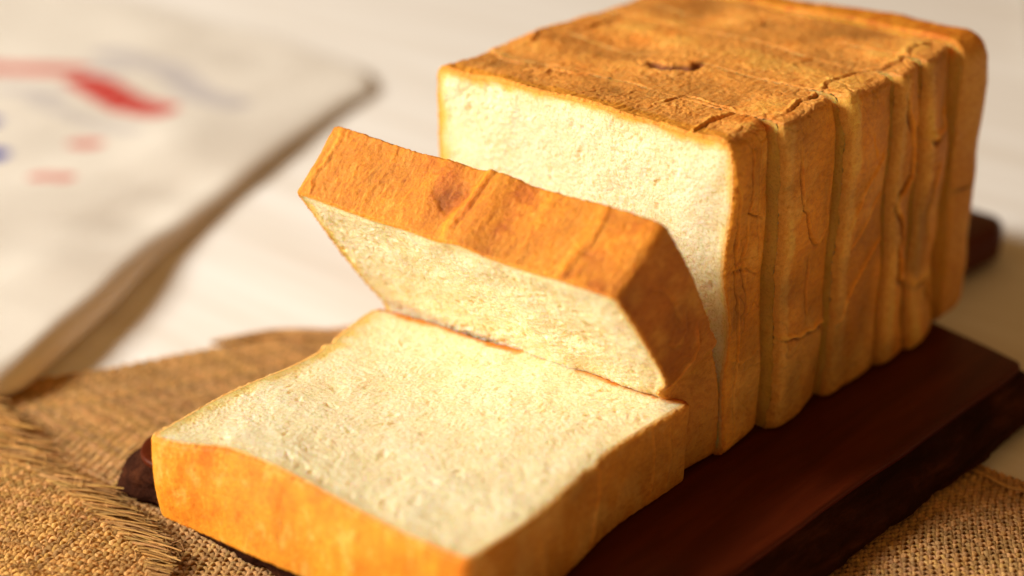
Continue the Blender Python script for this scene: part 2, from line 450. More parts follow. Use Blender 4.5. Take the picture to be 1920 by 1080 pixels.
SIDE_LINES = [
    ([(1.04, 9.9), (1.04, 8.74), (.92, 7.7), (1.8, 7.35)], .10, .045, .04),
    ([(.92, 7.7), (.7, 6.4), (.95, 5.2), (.6, 4.2)], .05, .045, .03),
    ([(-.1, 9.9), (.05, 9.12), (.34, 7.91), (.35, 5.9), (.5, 4.0), (.55, .6)], .08, .05, .05),
    ([(.1, 6.2), (.9, 6.0), (1.7, 5.4)], .05, .06, .03),
    ([(1.55, 9.7), (1.5, 8.0), (1.6, 6.0)], .05, .05, .02),
    ([(.1, 3.2), (.9, 2.7), (1.9, 2.9)], .05, .05, .03),
    ([(3.1, 9.4), (3.0, 8.4), (3.2, 7.5), (3.61, 6.31), (4.25, 5.75), (4.79, 6.29), (4.75, 7.4), (4.9, 8.6)], .11, .055, .06),
    ([(3.75, 5.6), (3.65, 4.6), (3.71, 3.5)], .08, .05, .04),
    ([(2.2, 3.25), (3.15, 3.05), (4.0, 2.85), (5.2, 2.75)], .20, .07, .14),
    ([(5.6, 5.9), (6.2, 6.9), (7.0, 7.6), (7.9, 8.0)], .16, .07, .10),
    ([(5.4, 2.6), (6.15, 3.8), (7.19, 4.5), (8.1, 4.8)], .18, .08, .12),
    ([(5.7, 5.2), (6.6, 5.6), (7.3, 6.2), (7.9, 6.5)], .12, .07, .08),
    ([(6.3, 8.9), (6.9, 8.0), (7.6, 7.6)], .08, .07, .05),
    ([(8.7, 9.6), (8.9, 8.4), (9.3, 7.5), (9.5, 6.6), (8.57, 6.0)], .18, .10, .10),
    ([(9.6, 9.5), (9.7, 7.9), (10.5, 7.4), (11.4, 7.6), (12.0, 8.6)], .22, .10, .14),
    ([(10.9, 6.9), (10.6, 5.0), (10.9, 3.4)], .10, .12, .05),
    ([(8.8, 4.4), (9.1, 3.0), (10.2, 2.3), (11.2, 2.2), (12.0, .9)], .20, .13, .14),
    ([(8.4, 5.9), (8.9, 5.0), (9.2, 4.0)], .12, .1, .06),
]
C_TOP = np.array([.90, .45, .095]); C_TOPD = np.array([.70, .27, .035]); C_SIDE = np.array([.74, .33, .018])
C_PALE = np.array([.88, .54, .10]); C_GOLD = np.array([.84, .40, .03])

def block_tint(y0, seed, rim_front=.10, pale=0.0):
    def f(W, N, dist, h, ex):
        Y = np.stack([W[:, 0], W[:, 2]+y0, W[:, 1]], 1)
        n1 = fbm(Y*.45, 3, 5); n2 = fbm(Y*1.6, 3, 6); n3 = fbm(Y*np.array([9, 3.2, 9]), 2, 7)
        c = mixcol(C_TOP, C_TOPD, ss(.2, 1.1, n1*.6+n2*.5+.05))
        c = mixcol(c, np.array([.88, .50, .13]), ss(.15, .8, n3*.6-n1*.4+n2*.2))
        s = mixcol(C_SIDE, C_PALE, .75*ss(-.1, .9, n2*.3+n1*.5+pale+.55*ss(4.5, 1.5, W[:, 1])))
        s = mixcol(s, C_TOPD, ss(.3, 1.0, -n2*.5+n1*.3-.1)*.5*ss(3, 7, W[:, 1]))
        k = ss(.35, .8, N[:, 1])[:, None]
        c = s*(1-k)+c*k
        c = mixcol(c, np.array([.34, .085, .010]), ss(.015, .11, -ex)*.8)  # shade in the creases painted into the crust colour
        c = mixcol(c, C_PALE, ss(.05, .0, h)*0)
        t = W[:, 2]
        c = mixcol(c, C_PALE if y0 > 1 else C_GOLD, ss(.52, .30, t+.12*n2+.12*n1)*(.85 if y0 > 1 else .7)*(1-k[:, 0] if y0 > 1 else 1))
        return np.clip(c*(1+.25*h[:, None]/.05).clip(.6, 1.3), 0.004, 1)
    return f

def block_slice(y0, y1, dx, dz, seed, label, N=900, T=60, front_cap=False, lean=0.0, pale=0.0, rc=.26, bev=.14, right_bulge=0.0, back=.20, name='bread_slice', cat='bread slice'):
    hb = (10.32+dz)/2; th = y1-y0-.01
    def warp(L):
        a, b, t = L[:, 0].copy(), L[:, 1]+hb, L[:, 2]
        z = b
        k = ss(0, 6, a)
        bul = right_bulge*np.sin(np.clip(t/th, 0, 1)*math.pi)**.7
        nzz = fbm(np.stack([z*.7, 0*z+y0, 0*z], 1), 4, 15, .6)
        cw = np.maximum(.27+.14*nzz, .12); rr = (.32+.12*nzz)*(1 if y0 > 1 else 0)
        out_front = -rr*(1-np.sqrt(np.maximum(0, 1-np.clip(1-t/cw, 0, 1)**2))) - back*np.clip(t/th, 0, 1)**2 - (.10+.06*nzz)*ss(th-.14, th, t)
        a2 = a + k*(dx+bul*.6+out_front+lean*(z/10-.5)) + .16*vn(np.stack([z*.45+0*z, np.sign(a)*7.3+0*z, t*.35+y0*.35], 1), 3)*np.abs(a)/6
        a2 -= .12*k*ss(9.2, 10.3, z)
        a2 += ss(1, 6, -a)*(.10*np.sin(z*.7+1)+.35*ss(8.5, 3., z)*(1 if y0 < 1 else .6))
        zz = b + .10*vn(np.stack([a*.4, t*.4+y0*.4, 0*a], 1), 9)*ss(5, 10, z) + .05*ss(5, 10, z)*np.sin(a*.9+1)
        yb = t - .26*ss(5.0, 5.9, a)*t/th*(y0 < 10) + (.10*vn(np.stack([a*.5, z*.5, 0*a+y0], 1), 13))*1.0
        return np.stack([a2, zz, yb], 1)
    def place(D):
        return np.stack([D[:, 0], D[:, 2]+y0, D[:, 1]], 1)
    def cre(W, N):
        y = W[:, 2]+y0
        h = crease_field(TOP_LINES, W[:, 0], y, ss(.3, .7, N[:, 1]))
        h += crease_field(SIDE_LINES, y, W[:, 1], ss(.3, .7, N[:, 0]), 1.25)
        return h
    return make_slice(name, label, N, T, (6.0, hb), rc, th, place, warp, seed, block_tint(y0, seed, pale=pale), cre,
                      front_cap=front_cap, bevel=bev, base=(0, (y0+y1)/2, 0), streak_ax=2, wrinkle=.55, streak=.8, cat=cat, y_off=y0)

block_slice(0.0, 2.28, 0.0, 0.0, 11, 'front slice of the upright sliced block, its whole cream cut face showing', N=1360, T=72, front_cap=True, bev=.07, rc=.42)
block_slice(2.30, 5.22, .34, .0, 12, 'standing bread slice second in the block, brown crust with a U shaped wrinkle', T=80, right_bulge=.03, bev=.03)
block_slice(5.24, 8.28, .52, .0, 13, 'standing bread slice third in the block, diagonal folds across its side crust', T=80, right_bulge=.03, bev=.03)
block_slice(8.30, 10.0, .52, .0, 14, 'thin standing bread slice fourth in the block, between the folded slice and the smoother fifth', N=760, T=48, right_bulge=.03, bev=.03)
block_slice(10.02, 12.2, .55, .0, 15, 'standing bread slice fifth in the block, just before the end piece', N=760, T=56, back=.5, right_bulge=.05, bev=.03)

# end piece: heel with a rounded back
def heel():
    y0, th = 12.3, 2.4; hb = 5.45
    def warp(L):
        a, b, t = L[:, 0].copy(), L[:, 1], L[:, 2]
        k = ss(.7, 2.4, t); rnd = .5*k*k
        s = 1-rnd/6.
        a2 = a*s + ss(0, 6, a)*(.46+.12*np.sin(t*1.3)) + .12*vn(np.stack([b*.3, 0*b+np.sign(a), t*.4], 1), 3)*np.abs(a)/6
        b2 = b*s+hb-.55+.42*0 + .05*np.sin(a)
        b2 = np.where(b < 0, b*s*.97+hb-.2, b2+.15)
        return np.stack([a2, b2, t + .12*vn(np.stack([a*.4, b*.4, 0*a], 1), 4)], 1)
    def place(D): return np.stack([D[:, 0], D[:, 2]+y0, D[:, 1]], 1)
    def tint(W, N, dist, h, ex):
        Y = np.stack([W[:, 0], W[:, 2]+y0, W[:, 1]], 1)
        n1 = fbm(Y*.6, 3, 5); n2 = fbm(Y*np.array([2.2, .7, 2.2]), 3, 6)
        c = mixcol(np.array([.84, .38, .035]), np.array([.66, .22, .012]), ss(-.1, .8, n2))
        s = mixcol(np.array([.72, .36, .04]), C_PALE, ss(-.3, .9, n1)*.6)
        k = ss(.35, .8, N[:, 1])[:, None]
        c = s*(1-k)+c*k
        c = mixcol(c, np.array([.36, .13, .02]), ss(1.5, 2.4, W[:, 2])*.5*ss(5, 9, W[:, 1]))
        return mixcol(c, C_PALE, ss(.3, .05, W[:, 2])*.5*(1-k[:, 0]))
    def cre(W, N):
        y = W[:, 2]+y0
        return crease_field(TOP_LINES, W[:, 0], y, ss(.3, .7, N[:, 1]))
    make_slice('bread_heel', 'end piece of the loaf standing last in the block, rounded and taller than the slices', 760, 56,
               (6.0, hb), .9, th, place, warp, 16, tint, cre, front_cap=False, bevel=.12, base=(0, 13.5, 0), wrinkle=.3, streak=.6, cat='bread heel', y_off=12.3)
heel()

# ---- the bent slice between the flat one and the block
def bent():
    th = 1.0; hb = 5.15
    hk = np.linspace(0, 1, 400)
    def curve(pts, sm):
        pts = np.array(pts, float); d = np.concatenate([[0], np.cumsum(np.hypot(*np.diff(pts, axis=0).T))]);
        return pts, d
    def mk(hs, pts, k):
        pts = np.array(pts, float); y = np.interp(hk, hs, pts[:, 0]); z = np.interp(hk, hs, pts[:, 1])
        if k > 1:
            ker = np.hanning(k+2)[1:-1]; ker /= ker.sum()
            def sm(v):
                e = np.concatenate([v[0]-(v[1:k//2+1][::-1]-v[0]), v, v[-1]+(v[-1]-v[-k//2:-1][::-1])])
                r = np.convolve(e, ker, 'valid'); return np.interp(hk, np.linspace(0, 1, len(r)), r)
            y, z = sm(y), sm(z)
        return y, z
    FL = mk([0, .2, .30, .35, 1], [(-2.95, 0), (-2.95, 1.8), (-2.9, 2.3), (-2.98, 2.7), (-6.45, 7.75)], 14)
    FR = mk([0, .24, .29, .34, 1], [(-1.98, 0), (-2.0, 2.2), (-2.05, 2.65), (-2.45, 3.05), (-5.25, 7.30)], 14)
    BL = mk([0, .27, .42, 1], [(-.06, 0), (-.06, 2.6), (-.7, 4.1), (-4.70, 9.45)], 60)
    BR = mk([0, .27, .42, 1], [(-.06, 0), (-.06, 2.9), (-.55, 4.3), (-3.25, 8.90)], 60)
    def warp(L):
        a, b, t = L[:, 0].copy(), L[:, 1]+hb, L[:, 2]/2.5
        h = b/(2*hb)
        k = ss(1, 6, a)
        a = a + k*(.16*ss(.36, .44, h+.12*t)*np.exp(-((h-.55)/.3)**2) - .10*np.exp(-((h-.36-.12*t)/.04)**2) - .26*ss(.37+.05*t, .31+.05*t, h)) + .08*np.sin(h*9)*k
        a = a - .42*ss(1, 6, L[:, 0])*np.exp(-((h-.33)/.10)**2)*(1-.7*t) 
        a = a + ss(1, 6, -a)*(.12*np.sin(h*8)) + .08*vn(np.stack([b*.5, 0*b+np.sign(L[:, 0]), t], 1), 31)*np.abs(L[:, 0])/6
        bb = b + .16*np.exp(-((L[:, 0]-.75)/.55)**2)*ss(.8, 1, h) - .12*np.exp(-((L[:, 0]+.4)/.5)**2)*ss(.8, 1, h) + .07*np.sin(L[:, 0]*1.3+2)*ss(.8, 1, h)
        return np.stack([a, bb, L[:, 2]], 1)
    def place(D):
        h = D[:, 1]/(2*hb); t = D[:, 2]/2.5; s = np.clip((D[:, 0]+6)/12, -.1, 1.1)
        def ev(c):
            y = np.interp(h, hk, c[0]); z = np.interp(h, hk, c[1])
            ov = np.maximum(h-1, 0)*2*hb; dy, dz = c[0][-1]-c[0][-20], c[1][-1]-c[1][-20]; n = math.hypot(dy, dz)
            un = np.minimum(h, 0)*2*hb
            return np.stack([y+ov*dy/n, z+ov*dz/n+un], 1)
        F = ev(FL)*(1-s)[:, None]+ev(FR)*s[:, None]; B = ev(BL)*(1-s)[:, None]+ev(BR)*s[:, None]
        P = F*(1-t)[:, None]+B*t[:, None]
        return np.stack([D[:, 0], P[:, 0], np.maximum(P[:, 1], .02)], 1)
    top = [([(-5.3, -.1), (-5.15, 1.2), (-5.35, 2.6)], .09, .07, .05),
           ([(.15, -.1), (.35, 1.0), (.45, 1.9), (.55, 2.6)], .13, .16, .14),
           ([(-.75, 1.0), (-.5, 1.4), (-.15, 1.75)], .15, .62, .0),
           ([(2.6, -.1), (2.8, 1.2), (2.75, 2.6)], .06, .12, .03),
           ([(4.3, -.1), (4.5, 1.2), (4.35, 2.6)], .10, .14, .06),
           ([(-3.2, .1), (-2.9, 2.4)], .03, .1, .02)]
    side = [([(-.1, .36*10.3), (.7, .385*10.3), (1.4, .43*10.3), (1.9, .50*10.3), (2.1, .56*10.3)], .42, .09, .10),
            ([(.5, .62*10.3), (1.0, .55*10.3), (1.6, .58*10.3), (1.9, .68*10.3)], .05, .06, .03),
            ([(.9, .50*10.3), (1.3, .44*10.3)], .05, .05, .03),
            ([(1.0, .9*10.3), (1.5, .74*10.3), (1.4, .62*10.3)], .05, .06, .02)]
    def cre(W, N):
        h = crease_field(top, W[:, 0], W[:, 2], ss(.3, .7, N[:, 1]))
        return h+crease_field(side, W[:, 2], W[:, 1], ss(.3, .7, N[:, 0]))
    def tint(W, N, dist, h, ex):
        Y = W; n1 = fbm(Y*.6, 3, 25); n2 = fbm(Y*1.9, 3, 26); n3 = fbm(Y*np.array([9, 9, 3.]), 2, 27)
        c = mixcol(np.array([.76, .32, .016]), np.array([.60, .19, .008]), ss(.0, .9, n1*.5+n2*.5))
        c = mixcol(c, np.array([.82, .40, .045]), ss(.2, .8, n3*.7-n1*.3))
        c = mixcol(c, np.array([.56, .15, .010]), np.exp(-((W[:, 0]+.35+.3*n2)/.75)**2-((W[:, 2]-1.3+.3*n1)/.7)**2)*.7)  # shade of the dimple painted as a darker spot on the top crust
        s = mixcol(np.array([.58, .22, .016]), np.array([.74, .38, .05]), ss(-.3, .8, n2*.5+n1*.4+.9*ss(5.0, 3.0, W[:, 1])))
        k = ss(.35, .8, N[:, 1])[:, None]; c = s*(1-k)+c*k
        c = mixcol(c, np.array([.30, .10, .02]), ss(.03, .18, -ex)*.5)  # fold and crease shading put into the colour
        c = mixcol(c, C_GOLD, ss(.14, .02, dist)*.25)
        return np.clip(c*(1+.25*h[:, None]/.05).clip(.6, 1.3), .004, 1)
    make_slice('bread_slice', 'slice bent forward between the block and the flat slice, dark golden top crust', 1360, 72,
               (6.0, hb), .30, 2.5, place, warp, 21, tint, cre, front_cap=True, crumb_amp=1.5, bevel=.08, base=(0, -1.5, 0), wrinkle=.25, streak=.55, low=.5,
               sides={'l': (.38, (.88, .60, .14)), 'r': (.14, (.86, .58, .16)), 'b': (.10, (.86, .66, .30)), 't': (.10, (.86, .52, .10))})
bent()

# ---- the slice lying flat at the front of the board
def flat():
    ang = .1242; cx0, cy0 = 1.233, -12.80; ln = 10.34; hb = ln/2; ft = 2.73
    ca, sa = math.cos(ang), math.sin(ang)
    def warp(L):
        a, b, t = L[:, 0].copy(), L[:, 1]+hb, L[:, 2]
        up_ = 1-t/ft                                   # 1 at the shown top face
        a0 = a
        lf = ss(0, 5.5, -a); a = a + lf*(.62*np.exp(-((b-6.2)/2.3)**2)*up_ )
        a = a - lf*.10*np.exp(-((b-7.0)/.15)**2)*up_ + lf*.08*np.exp(-((b-7.35)/.15)**2)*up_
        a = a + ss(0, 5.5, a0)*(.15*np.sin(b*.55+.5) - .1*t/ft - .20*ss(3, 0, b) + .28*ss(6, 10, b) + .08 + .10*np.exp(-((b-5.7)/.25)**2)*up_)
        b2 = b + ss(5, 0, b)*(.62*ss(-5.3, -2.9, a0)*(1-.95*ss(-2.0, 5.4, a0)))*up_*1.0
        b2 = b2 + ss(6, 10, b)*.10*np.sin(a0*1.3)
        b2 = b2 - ss(5, 0, b)*.12*np.sin(np.clip(t/ft, 0, 1)*math.pi)
        sag = .06*np.sin(a0*.7+b*.4)-.10*ss(4, 6, np.abs(a0))*0
        return np.stack([a, b2, t + sag*up_ - .18*np.exp(-((a0+5.6)/.8)**2-((b-.2)/1.2)**2)*0], 1)
    def place(D):
        a, b = D[:, 0], D[:, 1]
        return np.stack([cx0+a*ca-b*sa, cy0+a*sa+b*ca, np.maximum(ft-D[:, 2], .015)], 1)
    lines_near = [([(-4.4, .1), (-4.5, 1.4)], .02, .16, .02),
                  ([(-1.0, .2), (-.8, 2.2)], .04, .2, .02), ([(2.0, .1), (2.2, 2.4)], .05, .25, .02)]
    lines_side = [([(8.55, .1), (8.7, 1.4), (8.5, 2.6)], .08, .06, .05), ([(5.75, -.1), (5.9, .9), (5.7, 2.6)], .08, .07, .08),
                  ([(9.4, .2), (9.55, 2.5)], .05, .06, .02), ([(3.0, .5), (3.3, 2.5)], .05, .15, .03)]
    def cre(W, N):
        h = crease_field(lines_near, W[:, 0], W[:, 2], ss(.3, .7, -N[:, 1]))
        return h+crease_field(lines_side, W[:, 1], W[:, 2], ss(.3, .7, N[:, 0]))
    def tint(W, N, dist, h, ex):
        n1 = fbm(W*np.array([.8, .8, .5]), 3, 35); n2 = fbm(W*np.array([2.4, 2.4, 1.2]), 3, 36); n3 = fbm(W*np.array([7., 7, 3.]), 2, 37)
        c = mixcol(np.array([.92, .41, .022]), np.array([.84, .30, .012]), ss(-.05, .7, n1*.55+n2*.5))
        c = mixcol(c, np.array([.92, .55, .10]), ss(.1, .8, n3*.4-n2*.5))
        s = mixcol(np.array([.74, .36, .04]), np.array([.84, .52, .12]), ss(-.3, .7, n2*.5+n1*.5))
        l = mixcol(np.array([.76, .47, .13]), np.array([.80, .58, .24]), ss(-.3, .7, n2*.5+n1*.5))
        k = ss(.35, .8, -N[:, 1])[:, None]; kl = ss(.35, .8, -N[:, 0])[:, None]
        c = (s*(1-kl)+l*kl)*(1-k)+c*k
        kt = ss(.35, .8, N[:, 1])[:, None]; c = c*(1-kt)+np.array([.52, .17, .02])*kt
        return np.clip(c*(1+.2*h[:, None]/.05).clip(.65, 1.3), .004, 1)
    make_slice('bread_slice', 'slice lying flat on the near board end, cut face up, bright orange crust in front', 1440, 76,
               (5.82, hb), .35, 2.73, place, warp, 33, tint, cre, front_cap=True, bevel=.10, base=(0, -8, 0), wrinkle=.15, streak=.35, low=.6, edge_lift=.02,
               sides={'l': (.42, (.88, .62, .20)), 'r': (.12, (.84, .62, .24)), 'b': (.10, (.92, .66, .24)), 't': (.24, (.72, .24, .015))})
flat()

# ------------------------------------------------------------------ cutting board
def rounded_outline(pts, rad, seg=10):
    out = []; n = len(pts)
    for i in range(n):
        p0, p1, p2 = (np.array(pts[(i+k-1) % n], float) for k in range(3)); r = rad[i]
        d1 = (p0-p1)/np.linalg.norm(p0-p1); d2 = (p2-p1)/np.linalg.norm(p2-p1)
        th = math.acos(np.clip(d1@d2, -1, 1)); L = r/math.tan(th/2); a, b = p1+d1*L, p1+d2*L
        bis = (d1+d2)/np.linalg.norm(d1+d2); c = p1+bis*r/math.sin(th/2)
        a0 = math.atan2(*(a-c)[::-1]); a1 = math.atan2(*(b-c)[::-1]); da = (a1-a0+math.pi) % (2*math.pi)-math.pi
        for k in range(seg+1): out.append(c+r*np.array([math.cos(a0+da*k/seg), math.sin(a0+da*k/seg)]))
    return np.array(out)

def resample(P, step):
    Q = np.concatenate([P, P[:1]]); d = np.concatenate([[0], np.cumsum(np.linalg.norm(np.diff(Q, axis=0), axis=1))])
    s = np.arange(0, d[-1]-step*.5, step); return np.stack([np.interp(s, d, Q[:, i]) for i in (0, 1)], 1)

def board():
    rt_ = root('cutting_board', 'dark reddish brown wooden board with rough bark edge under the bread', 'cutting board', (1, 0, -1.66))
    O = resample(rounded_outline([(-8.65, -11.85), (9.7, -11.9), (10.05, 11.75), (5.5, 12.75), (-8.2, 12.9)], [1.3, 1.2, .5, 1.5, 1.5], 14), .10)
    tn = np.roll(O, -1, 0)-np.roll(O, 1, 0); tn /= np.linalg.norm(tn, axis=1)[:, None]; nr = np.stack([tn[:, 1], -tn[:, 0]], 1)
    n = len(O)
    # slab top: rings
    prof = [(0.0, -.22), (.02, -.12), (.0, -.04), (-.06, -.005), (-.2, 0), (-1.0, 0), (-3.0, 0), (-6, 0)]
    V = []; 
    for off, z in prof:
        p = O+nr*off; wob = .05*vn(np.stack([O[:, 0]*.5, O[:, 1]*.5, 0*O[:, 0]], 1), 50)
        p = p+nr*wob[:, None]
        if off < -.5: c = O.mean(0); p = c+(O-.2*nr-c)*(1-abs(off)/9.)
        V.append(np.concatenate([p, np.full((n, 1), z)], 1))
    V = np.concatenate(V); i = np.arange(n); K = len(prof)
    F = np.concatenate([np.stack([k*n+i, k*n+(i+1) % n, (k+1)*n+(i+1) % n, (k+1)*n+i], 1) for k in range(K-1)]).tolist(); F.append(list(range((K-1)*n, K*n)))
    mesh('slab', V, F, WOOD, rt_)
    # bark edge flaring outwards
    lev = np.linspace(0, 1, 26)
    fl = .30+.85*np.clip(nr[:, 0], 0, 1)+1.0*np.clip(-nr[:, 0], 0, 1)-.12*np.clip(nr[:, 1], 0, 1)
    Vb = []
    for t in lev:
        z = -.16-(1.5)*t; o = -.10+fl*np.sin(min(t*1.15, 1)*math.pi/2)-.35*max(0, t-.8)/.2
        p = O+nr*o[:, None]
        q = np.stack([p[:, 0], p[:, 1], np.full(n, z)], 1)
        d = .14*fbm(q*np.array([1.2, .7, 3.0]), 4, 51)+.05*fbm(q*np.array([5, 2.5, 8.]), 3, 52)
        d = d*ss(0, .12, t)
        q[:, 0] += nr[:, 0]*d; q[:, 1] += nr[:, 1]*d; Vb.append(q)
    Vb = np.concatenate(Vb); K = len(lev)
    F = np.concatenate([np.stack([(k+1)*n+i, (k+1)*n+(i+1) % n, k*n+(i+1) % n, k*n+i], 1) for k in range(K-1)]).tolist(); F.append(list(range((K-1)*n, K*n))[::-1])
    mesh('bark_edge', Vb, F, BARK, rt_)
    # handle at the far end
    H = resample(rounded_outline([(-1.4, 11.9), (2.8, 11.9), (3.9, 22.0), (3.3, 23.4), (-.2, 23.6), (-1.4, 22.4)], [.3, .3, .7, .8, .8, .7], 8), .2)
    tn = np.roll(H, -1, 0)-np.roll(H, 1, 0); tn /= np.linalg.norm(tn, axis=1)[:, None]; nr = np.stack([tn[:, 1], -tn[:, 0]], 1); n = len(H)
    prof = [(-1.2, -1.66), (-.35, -1.6), (-.05, -1.3), (0, -.8), (-.05, -.3), (-.25, -.06), (-.6, -.02), (-1.5, -.02)]
    V = []
    for off, z in prof:
        p = H+nr*off if off > -1 else H.mean(0)+(H-H.mean(0))*.55; V.append(np.concatenate([p, np.full((n, 1), z)], 1))
    V = np.concatenate(V); i = np.arange(n); K = len(prof)
    F = np.concatenate([np.stack([k*n+i, k*n+(i+1) % n, (k+1)*n+(i+1) % n, (k+1)*n+i], 1) for k in range(K-1)]).tolist()
    F.append(list(range((K-1)*n, K*n))); F.append(list(range(n))[::-1])
    mesh('handle', V, F, WOOD, rt_)
board()

# ------------------------------------------------------------------ table
tb = mesh('tabletop', [(-330, -150, -1.8), (220, -150, -1.8), (220, 420, -1.8), (-330, 420, -1.8), (-330, -150, -4.5), (220, -150, -4.5), (220, 420, -4.5), (-330, 420, -4.5)],
          [[0, 1, 2, 3], [4, 7, 6, 5], [0, 4, 5, 1], [1, 5, 6, 2], [2, 6, 7, 3], [3, 7, 4, 0]], TABLE, smooth=False)
tb['kind'] = 'structure'

# ------------------------------------------------------------------ burlap
def tubes(paths, rad, sides=4, flat_=.75):
    """paths: list of (m,3) arrays in cm; rad: scalar or list of arrays -> V,F"""
    Vs, Fs, o = [], [], 0
    ang = np.arange(sides)/sides*2*math.pi+math.pi/4
    for k, P in enumerate(paths):
        m = len(P)
        if m < 2: continue
        d = np.gradient(P, axis=0); d /= np.linalg.norm(d, axis=1)[:, None]+1e-9
        s = np.cross(d, np.array([0, 0, 1.])); s /= np.linalg.norm(s, axis=1)[:, None]+1e-6
        u = np.cross(s, d)
        r = rad[k] if isinstance(rad, list) else np.full(m, rad)
        ring = P[:, None]+r[:, None, None]*(np.cos(ang)[None, :, None]*s[:, None]+flat_*np.sin(ang)[None, :, None]*u[:, None])
        Vs.append(ring.reshape(-1, 3)); a = np.arange(m-1)[:, None]*sides+np.arange(sides)[None]; b = np.arange(m-1)[:, None]*sides+(np.arange(sides)[None]+1) % sides
        Fs.append((np.stack([a, b, b+sides, a+sides], -1)).reshape(-1, 4)+o); o += m*sides
    tubes.tint = np.concatenate([np.tile(TH[k % len(TH)], (len(v), 1)) for k, v in enumerate(Vs)])
    return np.concatenate(Vs), np.concatenate(Fs)

rng = np.random.default_rng(4)
TH = rng.uniform(.58, 1.2, (997, 1))*np.array([1, 1, 1])*np.concatenate([np.ones((997, 1)), rng.uniform(.93, 1.04, (997, 1)), rng.uniform(.8, 1.1, (997, 1))], 1)

def burlap_big():
    rt_ = root('burlap_cloth', 'large brown burlap mat lying on the pale table under the board', 'burlap cloth', (-2, -4, -1.8))
    p = .19
    P00, P01, P11, P10 = np.array([-24., -21]), np.array([-8.6, 7.4]), np.array([19., 7.3]), np.array([19., -21])
    nA, nB = 145, 215                                # rows across, columns
    def pos(u, v):
        xy = P00[None]*((1-u)*(1-v))[:, None]+P10[None]*(u*(1-v))[:, None]+P01[None]*((1-u)*v)[:, None]+P11[None]*(u*v)[:, None]
        q = np.stack([xy[:, 0]*.25, xy[:, 1]*.25, 0*u], 1)
        xy = xy+.16*np.stack([vn(q, 61), vn(q, 62)], 1)+.035*np.stack([vn(q*9, 65), vn(q*9, 66)], 1)
        return xy
    def keep(xy):
        x, y = xy[:, 0], xy[:, 1]
        under = (x > -6.8) & (x < 9.6) & (y > -10.8)
        out = (x > 16) | (y < -18.5) | (x < -21)
        behind = (y > 7.5)
        return ~(under | out | behind)
    paths = []
    def add(xy, z, r):
        k = keep(xy); i = 0; m = len(k)
        while i < m:
            if k[i]:
                j = i
                while j < m and k[j]: j += 1
                if j-i > 3: paths.append(np.stack([xy[i:j, 0], xy[i:j, 1], z[i:j]], 1)); rads.append(r[i:j])
                i = j
            else: i += 1
    rads = []
    for i in range(nA):
        if i in (nA-4, nA-5): continue
        u = np.linspace(0, 1, nB*2+1); v = np.full_like(u, (i+.5)/nA); xy = pos(u, v)
        z = -1.69+.065*np.cos(np.arange(len(u))*math.pi/2*2/2+math.pi*i)*1.0
        r = .093*(1+.28*rng.standard_normal()*.6+.25*vn(np.stack([u*60, 0*u+i, 0*u], 1), 63)).clip(.6, 1.5)
        add(xy, z, r)
    for j in range(nB):
        v = np.linspace(0, 1, nA*2+1); u = np.full_like(v, (j+.5)/nB); xy = pos(u, v)
        z = -1.69-.065*np.cos(np.arange(len(v))*math.pi/2+math.pi*j)
        r = .093*(1+.28*rng.standard_normal()*.6+.25*vn(np.stack([v*60, 0*v+j, 0*u[0]+0*v+9], 1), 64)).clip(.6, 1.5)
        add(xy, z, r)
    V, F = tubes(paths, rads, 4)
    o = mesh('weave', V, F, JUTE2, rt_, tubes.tint); o['kind'] = 'stuff'
    # drawn pale thread near the far hem and stray fibres
    x = np.linspace(9, 17, 60); P = np.stack([x, 6.75+.05*np.sin(x*3)-.04*(x-10), -1.58+.03*np.sin(x*5)], 1)
    V, F = tubes([P], .08, 6); mesh('hem_thread', V, F, JUTE, rt_, np.ones((len(V), 3)))
burlap_big()

